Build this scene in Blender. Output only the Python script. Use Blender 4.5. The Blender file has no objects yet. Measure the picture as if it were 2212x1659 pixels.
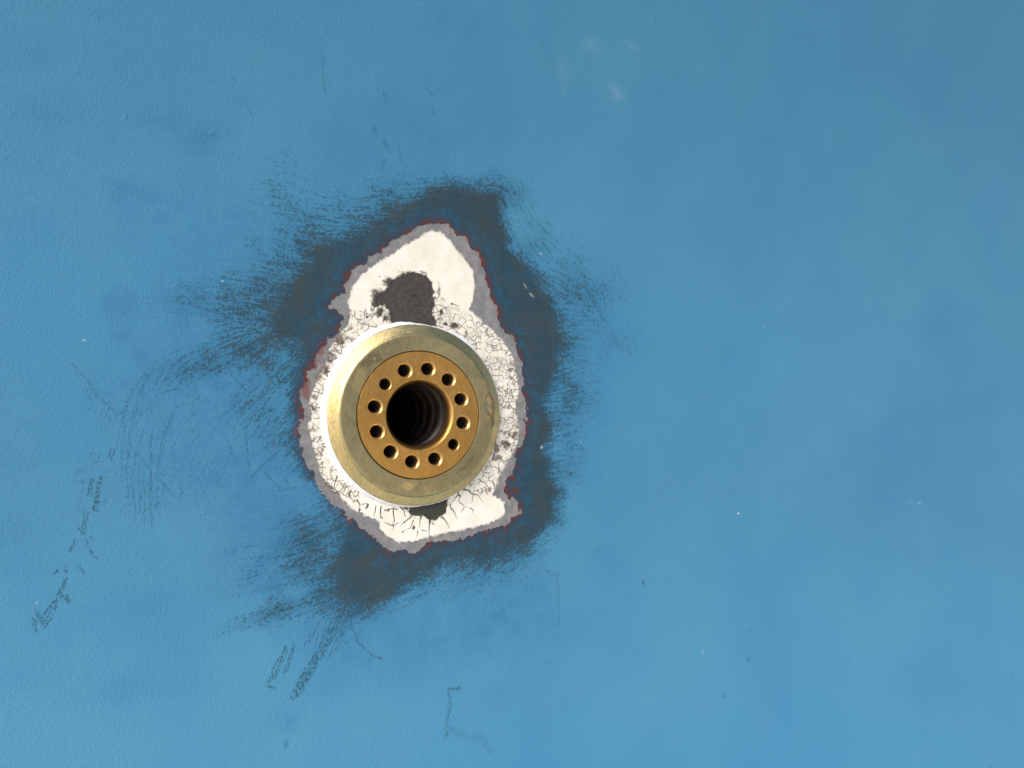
import bpy, math
import numpy as np
from mathutils import Vector

scene = bpy.context.scene
COL = scene.collection
R = math.radians

# ------------------------------------------------------------------ camera, sky, sun, exposure
YAW = R(25.7)
PITCH_UP = R(1.9)
FPX = 1720.0                                   # focal length in survey pixels (2212 wide picture)
DEPTH = 0.7056
FWD = np.array([math.sin(YAW) * math.cos(PITCH_UP), math.cos(YAW) * math.cos(PITCH_UP), math.sin(PITCH_UP)])
RGT = np.array([math.cos(YAW), -math.sin(YAW), 0.0])
UPV = np.cross(RGT, FWD)
CAM = -DEPTH * (FWD + RGT * (900.0 - 1106) / FPX + UPV * (829.5 - 896) / FPX)

cam_data = bpy.data.cameras.new('camera')
cam = bpy.data.objects.new('camera', cam_data)
COL.objects.link(cam)
cam.location = CAM.tolist()
cam.rotation_euler = (R(90) + PITCH_UP, 0, -YAW)
cam_data.sensor_width = 36.0
cam_data.lens = 36.0 * FPX / 2212.0
cam_data.clip_start = 0.01
cam_data.clip_end = 500
cam_data.dof.use_dof = True
cam_data.dof.focus_distance = 0.70
cam_data.dof.aperture_fstop = 13.0
scene.camera = cam

SUN_EL = R(42)
SUN_AZ = R(67)                                  # to the left of the wall's outward normal
sun_dir = Vector((-math.sin(SUN_AZ) * math.cos(SUN_EL), -math.cos(SUN_AZ) * math.cos(SUN_EL), math.sin(SUN_EL)))
world = bpy.data.worlds.new('World')
scene.world = world
world.use_nodes = True
wn = world.node_tree
wn.nodes.clear()
wo = wn.nodes.new('ShaderNodeOutputWorld')
wb = wn.nodes.new('ShaderNodeBackground')
sky = wn.nodes.new('ShaderNodeTexSky')
sky.sky_type = 'NISHITA'
sky.sun_disc = False
sky.sun_elevation = SUN_EL
sky.sun_rotation = math.atan2(sun_dir.x, sun_dir.y)
sky.dust_density = 3.0
wb.inputs['Strength'].default_value = 0.05
wn.links.new(sky.outputs[0], wb.inputs[0])
wn.links.new(wb.outputs[0], wo.inputs[0])

sun_data = bpy.data.lights.new('sun', 'SUN')
sun_data.energy = 1.5
sun_data.angle = R(45)
sun_data.color = (1.0, 0.93, 0.83)
sun = bpy.data.objects.new('sun', sun_data)
COL.objects.link(sun)
sun.location = (-2, -2, 2)
sun.rotation_euler = sun_dir.to_track_quat('Z', 'Y').to_euler()

scene.view_settings.view_transform = 'Standard'
scene.view_settings.look = 'None'
scene.view_settings.gamma = 1.0
scene.view_settings.use_curve_mapping = False
scene.view_settings.exposure = 1.78

# ------------------------------------------------------------------ material helpers
class NT:
    """Small helper round one material's node tree."""
    def __init__(self, name):
        self.mat = bpy.data.materials.new(name)
        self.mat.use_nodes = True
        self.t = self.mat.node_tree
        self.t.nodes.clear()
        self.out = self.t.nodes.new('ShaderNodeOutputMaterial')
        self.bsdf = self.t.nodes.new('ShaderNodeBsdfPrincipled')
        self.t.links.new(self.bsdf.outputs[0], self.out.inputs[0])
        self.co = self.t.nodes.new('ShaderNodeTexCoord').outputs['Object']

    def put(self, sock, v):
        if hasattr(v, 'is_output') or isinstance(v, bpy.types.NodeSocket):
            self.t.links.new(v, sock)
        elif isinstance(v, (tuple, list)) and len(v) == 3 and sock.type == 'RGBA':
            sock.default_value = (*v, 1.0)
        else:
            sock.default_value = v

    def attr(self, name):
        n = self.t.nodes.new('ShaderNodeAttribute')
        n.attribute_name = name
        return n.outputs['Fac']

    def math(self, op, a, b=0.0, c=0.0, clamp=False):
        n = self.t.nodes.new('ShaderNodeMath')
        n.operation = op
        n.use_clamp = clamp
        self.put(n.inputs[0], a)
        self.put(n.inputs[1], b)
        self.put(n.inputs[2], c)
        return n.outputs[0]

    def step(self, v, lo, hi, a=0.0, b=1.0):
        n = self.t.nodes.new('ShaderNodeMapRange')
        n.interpolation_type = 'SMOOTHSTEP'
        self.put(n.inputs['Value'], v)
        self.put(n.inputs['From Min'], lo)
        self.put(n.inputs['From Max'], hi)
        self.put(n.inputs['To Min'], a)
        self.put(n.inputs['To Max'], b)
        return n.outputs['Result']

    def mix(self, f, a, b, mode='MIX'):
        n = self.t.nodes.new('ShaderNodeMix')
        n.data_type = 'RGBA'
        n.blend_type = mode
        self.put(n.inputs['Factor'], f)
        self.put(n.inputs[6], a)
        self.put(n.inputs[7], b)
        return n.outputs[2]

    def scaled(self, s):
        n = self.t.nodes.new('ShaderNodeVectorMath')
        n.operation = 'MULTIPLY'
        self.t.links.new(self.co, n.inputs[0])
        n.inputs[1].default_value = s
        return n.outputs[0]

    def noise(self, scale, detail=2.0, rough=0.5, stretch=None, dist=0.0):
        n = self.t.nodes.new('ShaderNodeTexNoise')
        self.t.links.new(self.scaled(stretch) if stretch else self.co, n.inputs['Vector'])
        n.inputs['Scale'].default_value = scale
        n.inputs['Detail'].default_value = detail
        n.inputs['Roughness'].default_value = rough
        n.inputs['Distortion'].default_value = dist
        return n.outputs['Fac']

    def voro(self, scale, feature='F1', rnd=1.0, vec=None):
        n = self.t.nodes.new('ShaderNodeTexVoronoi')
        n.feature = feature
        self.t.links.new(vec if vec else self.co, n.inputs['Vector'])
        n.inputs['Scale'].default_value = scale
        n.inputs['Randomness'].default_value = rnd
        return n.outputs['Distance']

    def warped(self, nscale, amount):
        n = self.t.nodes.new('ShaderNodeTexNoise')
        self.t.links.new(self.co, n.inputs['Vector'])
        n.inputs['Scale'].default_value = nscale
        n.inputs['Detail'].default_value = 2
        s = self.t.nodes.new('ShaderNodeVectorMath'); s.operation = 'SUBTRACT'
        self.t.links.new(n.outputs['Color'], s.inputs[0]); s.inputs[1].default_value = (.5, .5, .5)
        m = self.t.nodes.new('ShaderNodeVectorMath'); m.operation = 'SCALE'
        self.t.links.new(s.outputs[0], m.inputs[0]); m.inputs['Scale'].default_value = amount
        a = self.t.nodes.new('ShaderNodeVectorMath'); a.operation = 'ADD'
        self.t.links.new(self.co, a.inputs[0]); self.t.links.new(m.outputs[0], a.inputs[1])
        return a.outputs[0]

    def bump(self, h, dist, strength=1.0, prev=None):
        n = self.t.nodes.new('ShaderNodeBump')
        self.put(n.inputs['Height'], h)
        n.inputs['Distance'].default_value = dist
        self.put(n.inputs['Strength'], strength)
        if prev is not None:
            self.t.links.new(prev, n.inputs['Normal'])
        return n.outputs[0]

    def finish(self, color, rough, normal=None, metallic=0.0, spec=0.5):
        self.put(self.bsdf.inputs['Base Color'], color)
        self.put(self.bsdf.inputs['Roughness'], rough)
        self.put(self.bsdf.inputs['Metallic'], metallic)
        self.put(self.bsdf.inputs['Specular IOR Level'], spec)
        if normal is not None:
            self.t.links.new(normal, self.bsdf.inputs['Normal'])
        return self.mat

# ------------------------------------------------------------------ paint layers of the wall
SLATE = (0.052, 0.070, 0.080)
DEEP = (0.013, 0.098, 0.190)
PURPLE = (0.034, 0.046, 0.074)
REDP = (0.092, 0.022, 0.015)
GREYP = (0.20, 0.198, 0.202)
CREAM = (0.84, 0.805, 0.725)

def mat_blue():
    m = NT('blue_paint_layers')
    wear = m.attr('wear')
    scuff, edge, deep, red = m.attr('scuff'), m.attr('edge'), m.attr('deep'), m.attr('red')
    stain, mark, light, pit, peel = m.attr('stain'), m.attr('mark'), m.attr('light'), m.attr('pit'), m.attr('peel')
    nf = m.noise(900, 3, 0.6)
    nm = m.noise(9, 3, 0.55)
    nl = m.noise(3.2, 2, 0.5)
    blue = m.mix(m.step(nl, .3, .7), (0.060, 0.228, 0.390), (0.070, 0.246, 0.392))
    blue = m.mix(m.step(nm, .35, .75, 0, .45), blue, (0.046, 0.197, 0.372))
    blue = m.mix(m.step(m.noise(26, 4, .6), .5, .8, 0, .22), blue, (0.080, 0.252, 0.412))
    blue = m.mix(m.step(m.noise(5, 4, .6, (.45, 1, 1.3), .8), .50, .72, 0, .17), blue, (0.036, 0.170, 0.325))
    blue = m.mix(m.math('MULTIPLY', m.math('MULTIPLY', stain, m.step(m.noise(75, 4, .65), .25, .7, .45, 1.0)), .80, clamp=True), blue, (0.028, 0.140, 0.310))
    # fine grain of the coat
    blue = m.mix(m.step(nf, .3, .75, 0, .16), blue, (0.030, 0.135, 0.260))
    # dirt caught in the pits of the coat
    v = m.voro(430, 'F1')
    dots = m.math('MULTIPLY', m.step(v, .28, .12), m.step(m.noise(60, 2, .6), .45, .62))
    blue = m.mix(m.math('MULTIPLY', dots, pit, clamp=True), blue, (0.025, 0.085, 0.125))
    # pencil thin scratches and rubbed marks, broken by the grain of the coat
    grain = m.noise(520, 3, .65)
    mk = m.math('MULTIPLY', mark, m.step(grain, .38, .60, .08, 1.0), clamp=True)
    blue = m.mix(mk, blue, (0.015, 0.058, 0.088))
    blue = m.mix(m.math('MULTIPLY', light, 1.0, clamp=True), blue, (0.55, 0.62, 0.66))
    # sanded through to the slate coat
    s = m.math('ADD', scuff, m.math('MULTIPLY', m.math('SUBTRACT', m.noise(820, 4, .8), .5), 2.5))
    fs = m.step(s, -.14, .17)
    slate = m.mix(m.step(m.noise(42, 5, .65), .32, .68), (0.020, 0.056, 0.086), (0.037, 0.056, 0.066))
    slate = m.mix(m.step(m.noise(22, 4, .6, None, .7), .52, .70, 0, .6), slate, (0.018, 0.072, 0.122))
    slate = m.mix(m.step(m.noise(400, 3, .6), .45, .75, 0, .5), slate, (0.018, 0.034, 0.048))
    under = m.mix(m.step(m.math('ADD', deep, m.math('MULTIPLY', m.math('SUBTRACT', m.noise(120, 5, .72), .5), 1.5)), .30, .70, 0, .72), slate, m.mix(m.step(m.noise(500, 3, .6), .35, .7), DEEP, (0.020, 0.070, 0.115)))
    near = m.step(m.math('ADD', edge, m.math('MULTIPLY', m.math('SUBTRACT', m.noise(160, 3, .6), .5), .010)), .010, .003)
    under = m.mix(m.math('MULTIPLY', near, .8), under, PURPLE)
    rr = m.math('ADD', red, m.math('MULTIPLY', m.math('SUBTRACT', m.noise(130, 6, .78), .5), 2.2))
    under = m.mix(m.step(rr, .47, .58), under, m.mix(m.noise(500, 2, .5), REDP, (0.135, 0.040, 0.034)))
    # half worn: a darker blue shows before the slate does
    half = m.math('MAXIMUM', m.step(wear, .03, .75, 0, .62), m.step(s, -.42, .02, 0, .62))
    col = m.mix(half, blue, (0.018, 0.115, 0.215))
    col = m.mix(m.math('MULTIPLY', fs, m.step(wear, .15, .9, .64, 1.0)), col, under)
    col = m.mix(m.math('MULTIPLY', light, .8, clamp=True), col, (0.5, 0.56, 0.58))
    # orange peel of the sprayed coat, sanded smoother where worn
    hp = m.math('ADD', m.noise(540, 3, .55, (1, 1, .75)), m.math('MULTIPLY', m.noise(1300, 2, .5), .4))
    st = m.math('MULTIPLY', peel, m.step(s, -.2, .25, 1.0, .35))
    n1 = m.bump(hp, .00043, st)
    n2 = m.bump(fs, .00025, .6, n1)
    rough = m.step(fs, 0, 1, .50, .66)
    return m.finish(col, rough, n2, 0.0, .19)

def mat_primer():
    m = NT('grey_primer')
    c = m.mix(m.step(m.noise(120, 4, .65), .3, .7), (0.155, 0.156, 0.165), (0.245, 0.240, 0.243))
    c = m.mix(m.step(m.noise(700, 3, .6), .55, .8, 0, .4), c, (0.14, 0.13, 0.14))
    rs = m.math('ADD', m.attr('rust'), m.math('MULTIPLY', m.math('SUBTRACT', m.noise(260, 4, .7), .5), 1.6))
    c = m.mix(m.step(rs, .45, .70, 0, .8), c, (0.175, 0.075, 0.070))
    return m.finish(c, .7, m.bump(m.noise(400, 3, .6), .0004, .6), 0, .3)

def mat_undercoat():
    m = NT('cream_undercoat')
    ck, line, brown, grime, thin = m.attr('crack'), m.attr('line'), m.attr('brown'), m.attr('grime'), m.attr('thin')
    c = m.mix(m.step(m.noise(60, 5, .65), .3, .7), CREAM, (0.74, 0.695, 0.61))
    c = m.mix(m.step(m.noise(300, 3, .7), .55, .8, 0, .25), c, (0.60, 0.56, 0.49))
    c = m.mix(m.math('MULTIPLY', ck, m.step(m.noise(110, 3, .6), .35, .7, .05, .55), clamp=True), c, (0.66, 0.59, 0.50))
    # dirt
    g = m.math('ADD', grime, m.math('MULTIPLY', m.math('SUBTRACT', m.noise(330, 4, .7), .5), 1.1))
    c = m.mix(m.step(g, .20, .65), c, (0.070, 0.068, 0.052))
    b = m.math('ADD', brown, m.math('MULTIPLY', m.math('SUBTRACT', m.noise(230, 4, .7), .5), 1.5))
    c = m.mix(m.step(b, .24, .56, 0, .88), c, m.mix(m.step(m.noise(140, 2, .5), .42, .6), (0.115, 0.070, 0.048), (0.24, 0.21, 0.20)))
    # dried out cracks: a coarse net and a finer one inside it
    w1 = m.warped(130, .0045)
    d1 = m.voro(165, 'DISTANCE_TO_EDGE', 1.0, w1)
    d2 = m.voro(330, 'DISTANCE_TO_EDGE', 1.0, w1)
    vary = m.noise(120, 3, .6)
    k1 = m.math('MULTIPLY', m.step(d1, m.step(vary, .37, .57, -.008, .085), -.010), m.step(ck, .15, .4))
    k2 = m.math('MULTIPLY', m.step(d2, .055, .008), m.math('MULTIPLY', m.step(ck, .45, .85), m.step(m.noise(75, 2, .5), .44, .60)))
    k = m.math('MAXIMUM', m.math('MAXIMUM', k1, m.math('MULTIPLY', k2, .6)), m.step(line, .2, .75))
    c = m.mix(m.math('MULTIPLY', k, .88), c, (0.072, 0.058, 0.042))
    # feathered rim where the grey primer shows through
    t = m.math('ADD', thin, m.math('MULTIPLY', m.math('SUBTRACT', m.noise(800, 3, .7), .5), 1.0))
    c = m.mix(m.step(t, .45, .95, 0, .8), c, GREYP)
    h = m.math('MULTIPLY', k, -1.0)
    return m.finish(c, .62, m.bump(m.noise(500, 2, .5), .0002, .5, m.bump(h, .0006, 1.0)), 0, .3)

def mat_bare():
    m = NT('bare_dark_metal')
    c = m.mix(m.step(m.noise(420, 4, .7), .35, .7), (0.050, 0.046, 0.040), (0.085, 0.078, 0.070))
    gap = m.attr('pitted')
    p = m.math('ADD', m.math('MULTIPLY', m.math('SUBTRACT', m.noise(520, 3, .7), .5), 2.2), m.math('SUBTRACT', gap, .75))
    c = m.mix(m.step(p, .05, .4, 0, .9), c, (0.018, 0.016, 0.014))
    c = m.mix(m.step(m.attr('green'), 0, 1, 0, .8), c, (0.050, 0.056, 0.040))
    h = m.math('SUBTRACT', m.noise(420, 4, .7), m.math('MULTIPLY', p, .3))
    return m.finish(c, .75, m.bump(h, .0012, .8), .1, .25)

def mat_brass(name, lo, hi, rough_lo, rough_hi, ring):
    m = NT(name)
    a = m.noise(38, 5, .6, None, .6)
    c = m.mix(m.step(a, .35, .65), lo, hi)
    if ring:
        # cloudy tarnish, water marks and black specks
        c = m.mix(m.step(m.noise(24, 4, .6, None, 1.0), .52, .60, 0, .55), c, (0.47, 0.36, 0.180))
        c = m.mix(m.step(m.noise(90, 5, .7), .60, .72, 0, .55), c, (0.19, 0.155, 0.090))
        c = m.mix(m.step(m.attr('scum'), .2, .8, 0, .75), c, (0.20, 0.165, 0.10))
        c = m.mix(m.step(m.attr('bright'), .1, .9, 0, .7), c, (0.56, 0.42, 0.20))
        c = m.mix(m.math('MULTIPLY', m.attr('polish'), m.step(m.noise(45, 4, .6), .2, .6, .75, 1.0)), c, (0.62, 0.49, 0.235))
        ch = m.attr('chip')
        c = m.mix(m.step(ch, .18, .40, 0, .85), c, (0.10, 0.075, 0.040))
        c = m.mix(m.step(ch, .50, .66), c, m.mix(m.step(m.noise(300, 4, .7), .4, .65), (0.25, 0.155, 0.065), (0.36, 0.245, 0.11)))
        c = m.mix(m.step(m.attr('verdigris'), .35, .65, 0, .85), c, (0.10, 0.20, 0.20))
        metal = m.step(m.math('ADD', ch, m.attr('verdigris')), .3, .8, .92, .25)
    else:
        # turned and rubbed bronze
        c = m.mix(m.step(m.noise(60, 4, .7, (1, 1, .16)), .45, .75, 0, .5), c, (0.40, 0.20, 0.070))
        c = m.mix(m.step(m.noise(45, 3, .6), .60, .72, 0, .45), c, (0.60, 0.38, 0.15))
        metal = 0.95
    c = m.mix(m.step(m.noise(420, 4, .75, (1, 1, .5)), .38, .72, 0, .45), c, tuple(k * .55 for k in lo))
    c = m.mix(m.step(m.noise(16, 3, .6), .45, .70, 0, .35), c, tuple(k * .70 for k in lo))
    sp = m.math('MULTIPLY', m.step(m.voro(210), .16, .06), m.step(m.noise(50, 2, .5), .55, .66))
    c = m.mix(m.math('MULTIPLY', sp, .8), c, (0.10, 0.075, 0.045))
    # thin bright scratches
    sc = m.step(m.noise(70, 2, .5, (9, 9, .7), .4), .69, .73)
    c = m.mix(m.math('MULTIPLY', sc, .35), c, (0.78, 0.62, 0.36))
    tg = m.t.nodes.new('ShaderNodeTangent'); tg.direction_type = 'RADIAL'; tg.axis = 'Y'
    m.t.links.new(tg.outputs[0], m.bsdf.inputs['Tangent'])
    m.bsdf.inputs['Anisotropic'].default_value = .55
    r = m.step(m.noise(55, 4, .6), .3, .7, rough_lo, rough_hi)
    if ring:
        r = m.math('SUBTRACT', r, m.math('MULTIPLY', m.attr('polish'), .12))
    hb = m.math('ADD', m.noise(300, 3, .6), m.math('MULTIPLY', m.noise(260, 2, .6, (3, 3, .25)), .8))
    return m.finish(c, r, m.bump(hb, .00035, .6), metal, .5)

def mat_simple(name, c1, c2, scale, rough, bump, metallic=0.0, spec=.4):
    m = NT(name)
    c = m.mix(m.step(m.noise(scale, 4, .65), .3, .7), c1, c2)
    return m.finish(c, rough, m.bump(m.noise(scale * 2.5, 3, .6), bump, .6), metallic, spec)

M_BLUE, M_PRIMER, M_UNDER, M_BARE = mat_blue(), mat_primer(), mat_undercoat(), mat_bare()
M_RING = mat_brass('tarnished_brass', (0.305, 0.260, 0.140), (0.355, 0.300, 0.160), .40, .54, True)
M_FLANGE = mat_brass('turned_bronze', (0.50, 0.268, 0.068), (0.56, 0.315, 0.092), .34, .46, False)
M_HOLE = mat_brass('cut_bronze', (0.66, 0.43, 0.17), (0.74, 0.50, 0.22), .25, .35, False)
M_SEAL = mat_simple('white_sealant', (0.82, 0.82, 0.85), (0.78, 0.78, 0.82), 200, .55, .0005)
M_LINER = mat_simple('dark_bore_liner', (0.020, 0.014, 0.011), (0.042, 0.027, 0.018), 150, .40, .0003)
M_DARK = mat_simple('dark_hole_floor', (0.020, 0.017, 0.015), (0.035, 0.028, 0.022), 200, .7, .0003)
M_BOUNCE_GROUND = mat_simple('pale_bounce_ground', (0.56, 0.53, 0.47), (0.64, 0.61, 0.54), 3, .9, .003)  # kept pale so the added floor plane bounces light up

# ------------------------------------------------------------------ wall surface
RC, ZC = 1.02, 0.50  # wall bend shaped to darken the top and brighten the bottom
def hull_y(x, z):
    """Concave bend added to grade the light: slightly barrelled, leaning outwards above and below the fitting."""
    az = np.clip(z - .085, 0, None)
    up = np.where(az < ZC, az * az / (2 * RC), (ZC * ZC / 2 + (az - ZC) * ZC) / RC)
    bz = np.clip(-z - .085, 0, None)
    lo = np.where(bz < .28, bz * bz / 1.45, (.28 * .28 + 2 * (bz - .28) * .28) / 1.45)
    ax = np.abs(x)
    return np.where(ax < 1, x * x, 2 * ax - 1) / 40.0 - (up + lo)

def wall(u, v):
    """Survey picture position (2212 x 1659) -> x, z on the wall in metres."""
    u = np.asarray(u, float); v = np.asarray(v, float)
    d = FWD[None] + RGT[None] * ((u - 1106) / FPX).reshape(-1, 1) + UPV[None] * ((829.5 - v) / FPX).reshape(-1, 1)
    t = -CAM[1] / d[:, 1]
    for _ in range(8):
        z = CAM[2] + t * d[:, 2]; x = CAM[0] + t * d[:, 0]
        t = (hull_y(x, z) - CAM[1]) / d[:, 1]
    return CAM[0] + t * d[:, 0], CAM[2] + t * d[:, 2]

def W(pts):
    p = np.array(pts, float)
    return np.stack(wall(p[:, 0], p[:, 1]), 1)
def close_up(pts):      # traced in the close-up of the patch
    p = np.array(pts, float)
    return W((p * (1600 / 1517) + [1000, 700]) * (2212 / 4032))
def lower(pts):         # traced in the close-up of the lower rim
    p = np.array(pts, float)
    return W((p * (900 / 2212) + [1250, 1880]) * (2212 / 4032))
PX = 0.00041            # metres per survey pixel near the fitting

def ramp(a, b, n):
    return np.linspace(a, b, max(2, int(round(n)) + 1))
def axis(segs):
    out = [np.array([segs[0][0]])]
    for a, b, s in segs:
        out.append(ramp(a, b, (b - a) / s)[1:])
    return np.concatenate(out)
gx = axis([(-3.2, -.8, .12), (-.8, -.33, .02), (-.33, -.116, .00095), (-.116, .118, .00052), (.118, .28, .00095), (.28, .32, .0014),
           (.32, .85, .0020), (.85, 1.4, .02), (1.4, 4.0, .13)])
gz = axis([(-1.7, -.8, .09), (-.8, -.5, .012), (-.5, -.30, .0019), (-.30, -.132, .00095), (-.132, .178, .00052), (.178, .25, .00095), (.25, .31, .0014),
           (.31, .53, .0019), (.53, .8, .013), (.8, 2.0, .1)])
NX, NZ = len(gx), len(gz)
X, Z = np.meshgrid(gx.astype(np.float32), gz.astype(np.float32))

rng = np.random.default_rng(11)
def vnoise(x, z, scale, seed=0):
    r = np.random.default_rng(seed)
    T = r.random((256, 256)).astype(np.float32)
    fx, fz = x * scale + 1000.5, z * scale + 1000.5
    ix, iz = np.floor(fx).astype(np.int32), np.floor(fz).astype(np.int32)
    tx, tz = (fx - ix).astype(np.float32), (fz - iz).astype(np.float32)
    tx, tz = tx * tx * (3 - 2 * tx), tz * tz * (3 - 2 * tz)
    a, b = T[iz & 255, ix & 255], T[iz & 255, (ix + 1) & 255]
    c, d = T[(iz + 1) & 255, ix & 255], T[(iz + 1) & 255, (ix + 1) & 255]
    return (a * (1 - tx) + b * tx) * (1 - tz) + (c * (1 - tx) + d * tx) * tz
def fbm(x, z, scale, octs=3, seed=0, gain=.55):
    v, a, s = 0, 1, 0
    for k in range(octs):
        v = v + a * vnoise(x, z, scale * 2 ** k, seed * 17 + k); s += a; a *= gain
    return v / s - .5
def sstep(v, a, b):
    t = np.clip((v - a) / (b - a), 0, 1)
    return t * t * (3 - 2 * t)

def window(x0, x1, z0, z1):
    i0, i1 = np.searchsorted(gx, [x0, x1]); j0, j1 = np.searchsorted(gz, [z0, z1])
    return slice(max(0, j0 - 1), j1 + 1), slice(max(0, i0 - 1), i1 + 1)

def seg_dist(x, z, a, b):
    dx, dz = b - a
    L = dx * dx + dz * dz + 1e-18
    t = np.clip(((x - a[0]) * dx + (z - a[1]) * dz) / L, 0, 1)
    return np.hypot(x - a[0] - t * dx, z - a[1] - t * dz), t

def poly_sdf(poly, win=None, far=1.0):
    """Signed distance to a closed outline, negative inside."""
    F = np.full(X.shape, far, np.float32)
    m = .15
    w = win or window(poly[:, 0].min() - m, poly[:, 0].max() + m, poly[:, 1].min() - m, poly[:, 1].max() + m)
    x, z = X[w], Z[w]
    D = np.full(x.shape, far, np.float32); inside = np.zeros(x.shape, bool)
    n = len(poly)
    for i in range(n):
        a, b = poly[i], poly[(i + 1) % n]
        D = np.minimum(D, seg_dist(x, z, a, b)[0])
        if a[1] != b[1]:
            c = ((a[1] > z) != (b[1] > z)) & (x < (b[0] - a[0]) * (z - a[1]) / (b[1] - a[1]) + a[0])
            inside ^= c
    F[w] = np.where(inside, -D, D)
    return F

def stroke(F, pts, width, strength, soft=None, wob=0.0, breaks=0.0, seed=1, taper=False):
    """Add a soft line along pts to a field."""
    soft = soft or width
    m = width + soft * 2 + abs(wob) * 2 + .003
    w = window(pts[:, 0].min() - m, pts[:, 0].max() + m, pts[:, 1].min() - m, pts[:, 1].max() + m)
    x, z = X[w], Z[w]
    if wob:
        xx = x + wob * fbm(x, z, 160, 2, seed) * 2; zz = z + wob * fbm(x, z, 160, 2, seed + 5) * 2
    else:
        xx, zz = x, z
    D = np.full(x.shape, 9, np.float32)
    n = len(pts) - 1
    for i in range(n):
        d, t = seg_dist(xx, zz, pts[i], pts[i + 1])
        if taper:
            d = d + width * .9 * ((i + t) / n) ** 1.5
        D = np.minimum(D, d)
    v = strength * (1 - sstep(D, width * .5, width * .5 + soft))
    if breaks:
        v = v * sstep(fbm(x, z, 330, 3, seed + 3), breaks - .16, breaks + .06)
    F[w] = np.maximum(F[w], v)

def blob(F, c, rx, rz, strength, rot=0.0, rag=.35, scale=60, seed=1, screen=False, soft=1.0, grow=1.0):
    rx, rz = rx * grow, rz * grow
    R_ = max(rx, rz) * 2.2
    w = window(c[0] - R_, c[0] + R_, c[1] - R_, c[1] + R_)
    x, z = X[w] - c[0], Z[w] - c[1]
    ca, sa = math.cos(rot), math.sin(rot)
    p, q = (x * ca + z * sa) / rx, (-x * sa + z * ca) / rz
    d = np.hypot(p, q) + rag * 2 * fbm(X[w], Z[w], scale, 3, seed)
    v = strength * (1 - sstep(d, 1 - .75 * soft, 1 + .25 * soft))
    F[w] = 1 - (1 - F[w]) * (1 - v) if screen else np.maximum(F[w], v)

def spots(F, lst, **k):
    for i, (u, v, ru, rv, s, *r) in enumerate(lst):
        c = W([(u, v)])[0]
        blob(F, c, ru * PX, rv * PX, s, R(r[0]) if r else 0, seed=i + 3, **k)

# --- outlines of the sanded patch, clockwise from the top
GREY_OUT = close_up([(660,165),(700,170),(735,190),(760,215),(790,225),(800,260),(835,290),(850,330),(865,370),(875,420),(885,460),(905,490),(920,545),(945,580),(970,600),(975,640),(1000,690),(995,730),(1005,770),(1000,800),(1020,850),(1015,900),(1010,950),(1000,985),(975,1030),(970,1075),(965,1110),(935,1130),(935,1170),(955,1195),(985,1210),(990,1255),(960,1275),(935,1300),(900,1315),(840,1320),(780,1340),(720,1355),(660,1360),(620,1380),(580,1400),(540,1390),(500,1395),(470,1360),(440,1330),(400,1300),(350,1270),(310,1235),(270,1200),(235,1150),(215,1090),(190,1040),(165,990),(165,930),(190,890),(180,850),(172,800),(188,780),(205,730),(230,680),(250,630),(290,600),(320,560),(330,510),(330,482),(285,480),(310,450),(345,430),(350,370),(365,345),(410,320),(450,285),(500,255),(550,220),(600,200),(635,175)])
WHITE_OUT = close_up([(660,195),(700,200),(730,230),(760,270),(795,310),(820,350),(825,400),(820,450),(805,490),(830,515),(870,550),(905,580),(940,620),(965,660),(975,710),(985,760),(990,800),(980,840),(985,900),(990,940),(985,990),(965,1030),(935,1080),(915,1120),(905,1150),(895,1180),(935,1210),(940,1250),(910,1280),(850,1300),(780,1315),(700,1330),(640,1345),(590,1360),(540,1362),(500,1345),(470,1310),(465,1285),(420,1265),(370,1240),(325,1195),(285,1165),(255,1120),(240,1070),(225,1020),(210,970),(200,920),(215,880),(205,840),(220,790),(240,740),(265,690),(280,640),(310,590),(350,550),(360,510),(350,460),(370,400),(400,360),(440,330),(480,305),(520,280),(560,250),(610,225),(640,205)])
SPOT_TOP = close_up([(600,352),(635,360),(665,390),(675,430),(672,480),(668,510),(682,540),(690,570),(500,570),(520,540),(505,500),(492,480),(462,470),(458,448),(490,420),(510,395),(540,370),(570,357)])
SPOT_LOW = close_up([(585,1200),(727,1180),(722,1225),(716,1250),(700,1260),(682,1280),(655,1277),(640,1263),(610,1265),(590,1262),(580,1245),(584,1230)])
CORE = W([(925,405),(1010,397),(1080,418),(1090,480),(1115,540),(1160,600),(1190,660),(1215,730),(1205,800),(1185,860),(1195,920),(1175,980),(1215,1060),(1195,1120),(1135,1180),(1075,1200),(990,1210),(900,1255),(800,1298),(740,1290),(710,1240),(735,1190),(752,1150),(700,1085),(652,1010),(636,940),(630,860),(640,780),(652,735),(600,735),(590,690),(625,610),(665,565),(650,535),(700,530),(770,500),(850,455),(900,430)])

RAD = np.hypot(X, Z)
ANG = np.degrees(np.arctan2(Z, X))
fz_win = window(-.14, .145, -.16, .205)
sd_grey = poly_sdf(GREY_OUT)
sd_white = poly_sdf(WHITE_OUT)
sd_top = poly_sdf(SPOT_TOP)
sd_low = poly_sdf(SPOT_LOW)
sd_core = poly_sdf(CORE)
# ragged rims
x, z = X[fz_win], Z[fz_win]
n_fine = fbm(x, z, 420, 3, 2)
n_mid = fbm(x, z, 130, 3, 3)
E_grey = sd_grey.copy(); E_grey[fz_win] += n_fine * .0042 + n_mid * .0075
E_white = sd_white.copy(); E_white[fz_win] += n_fine * .0050 + fbm(x, z, 200, 3, 4) * .0030
E_top = sd_top.copy(); E_top[fz_win] += n_fine * .0060 + n_mid * .0030
E_low = sd_low.copy(); E_low[fz_win] += n_fine * .0020 + n_mid * .0030

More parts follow.
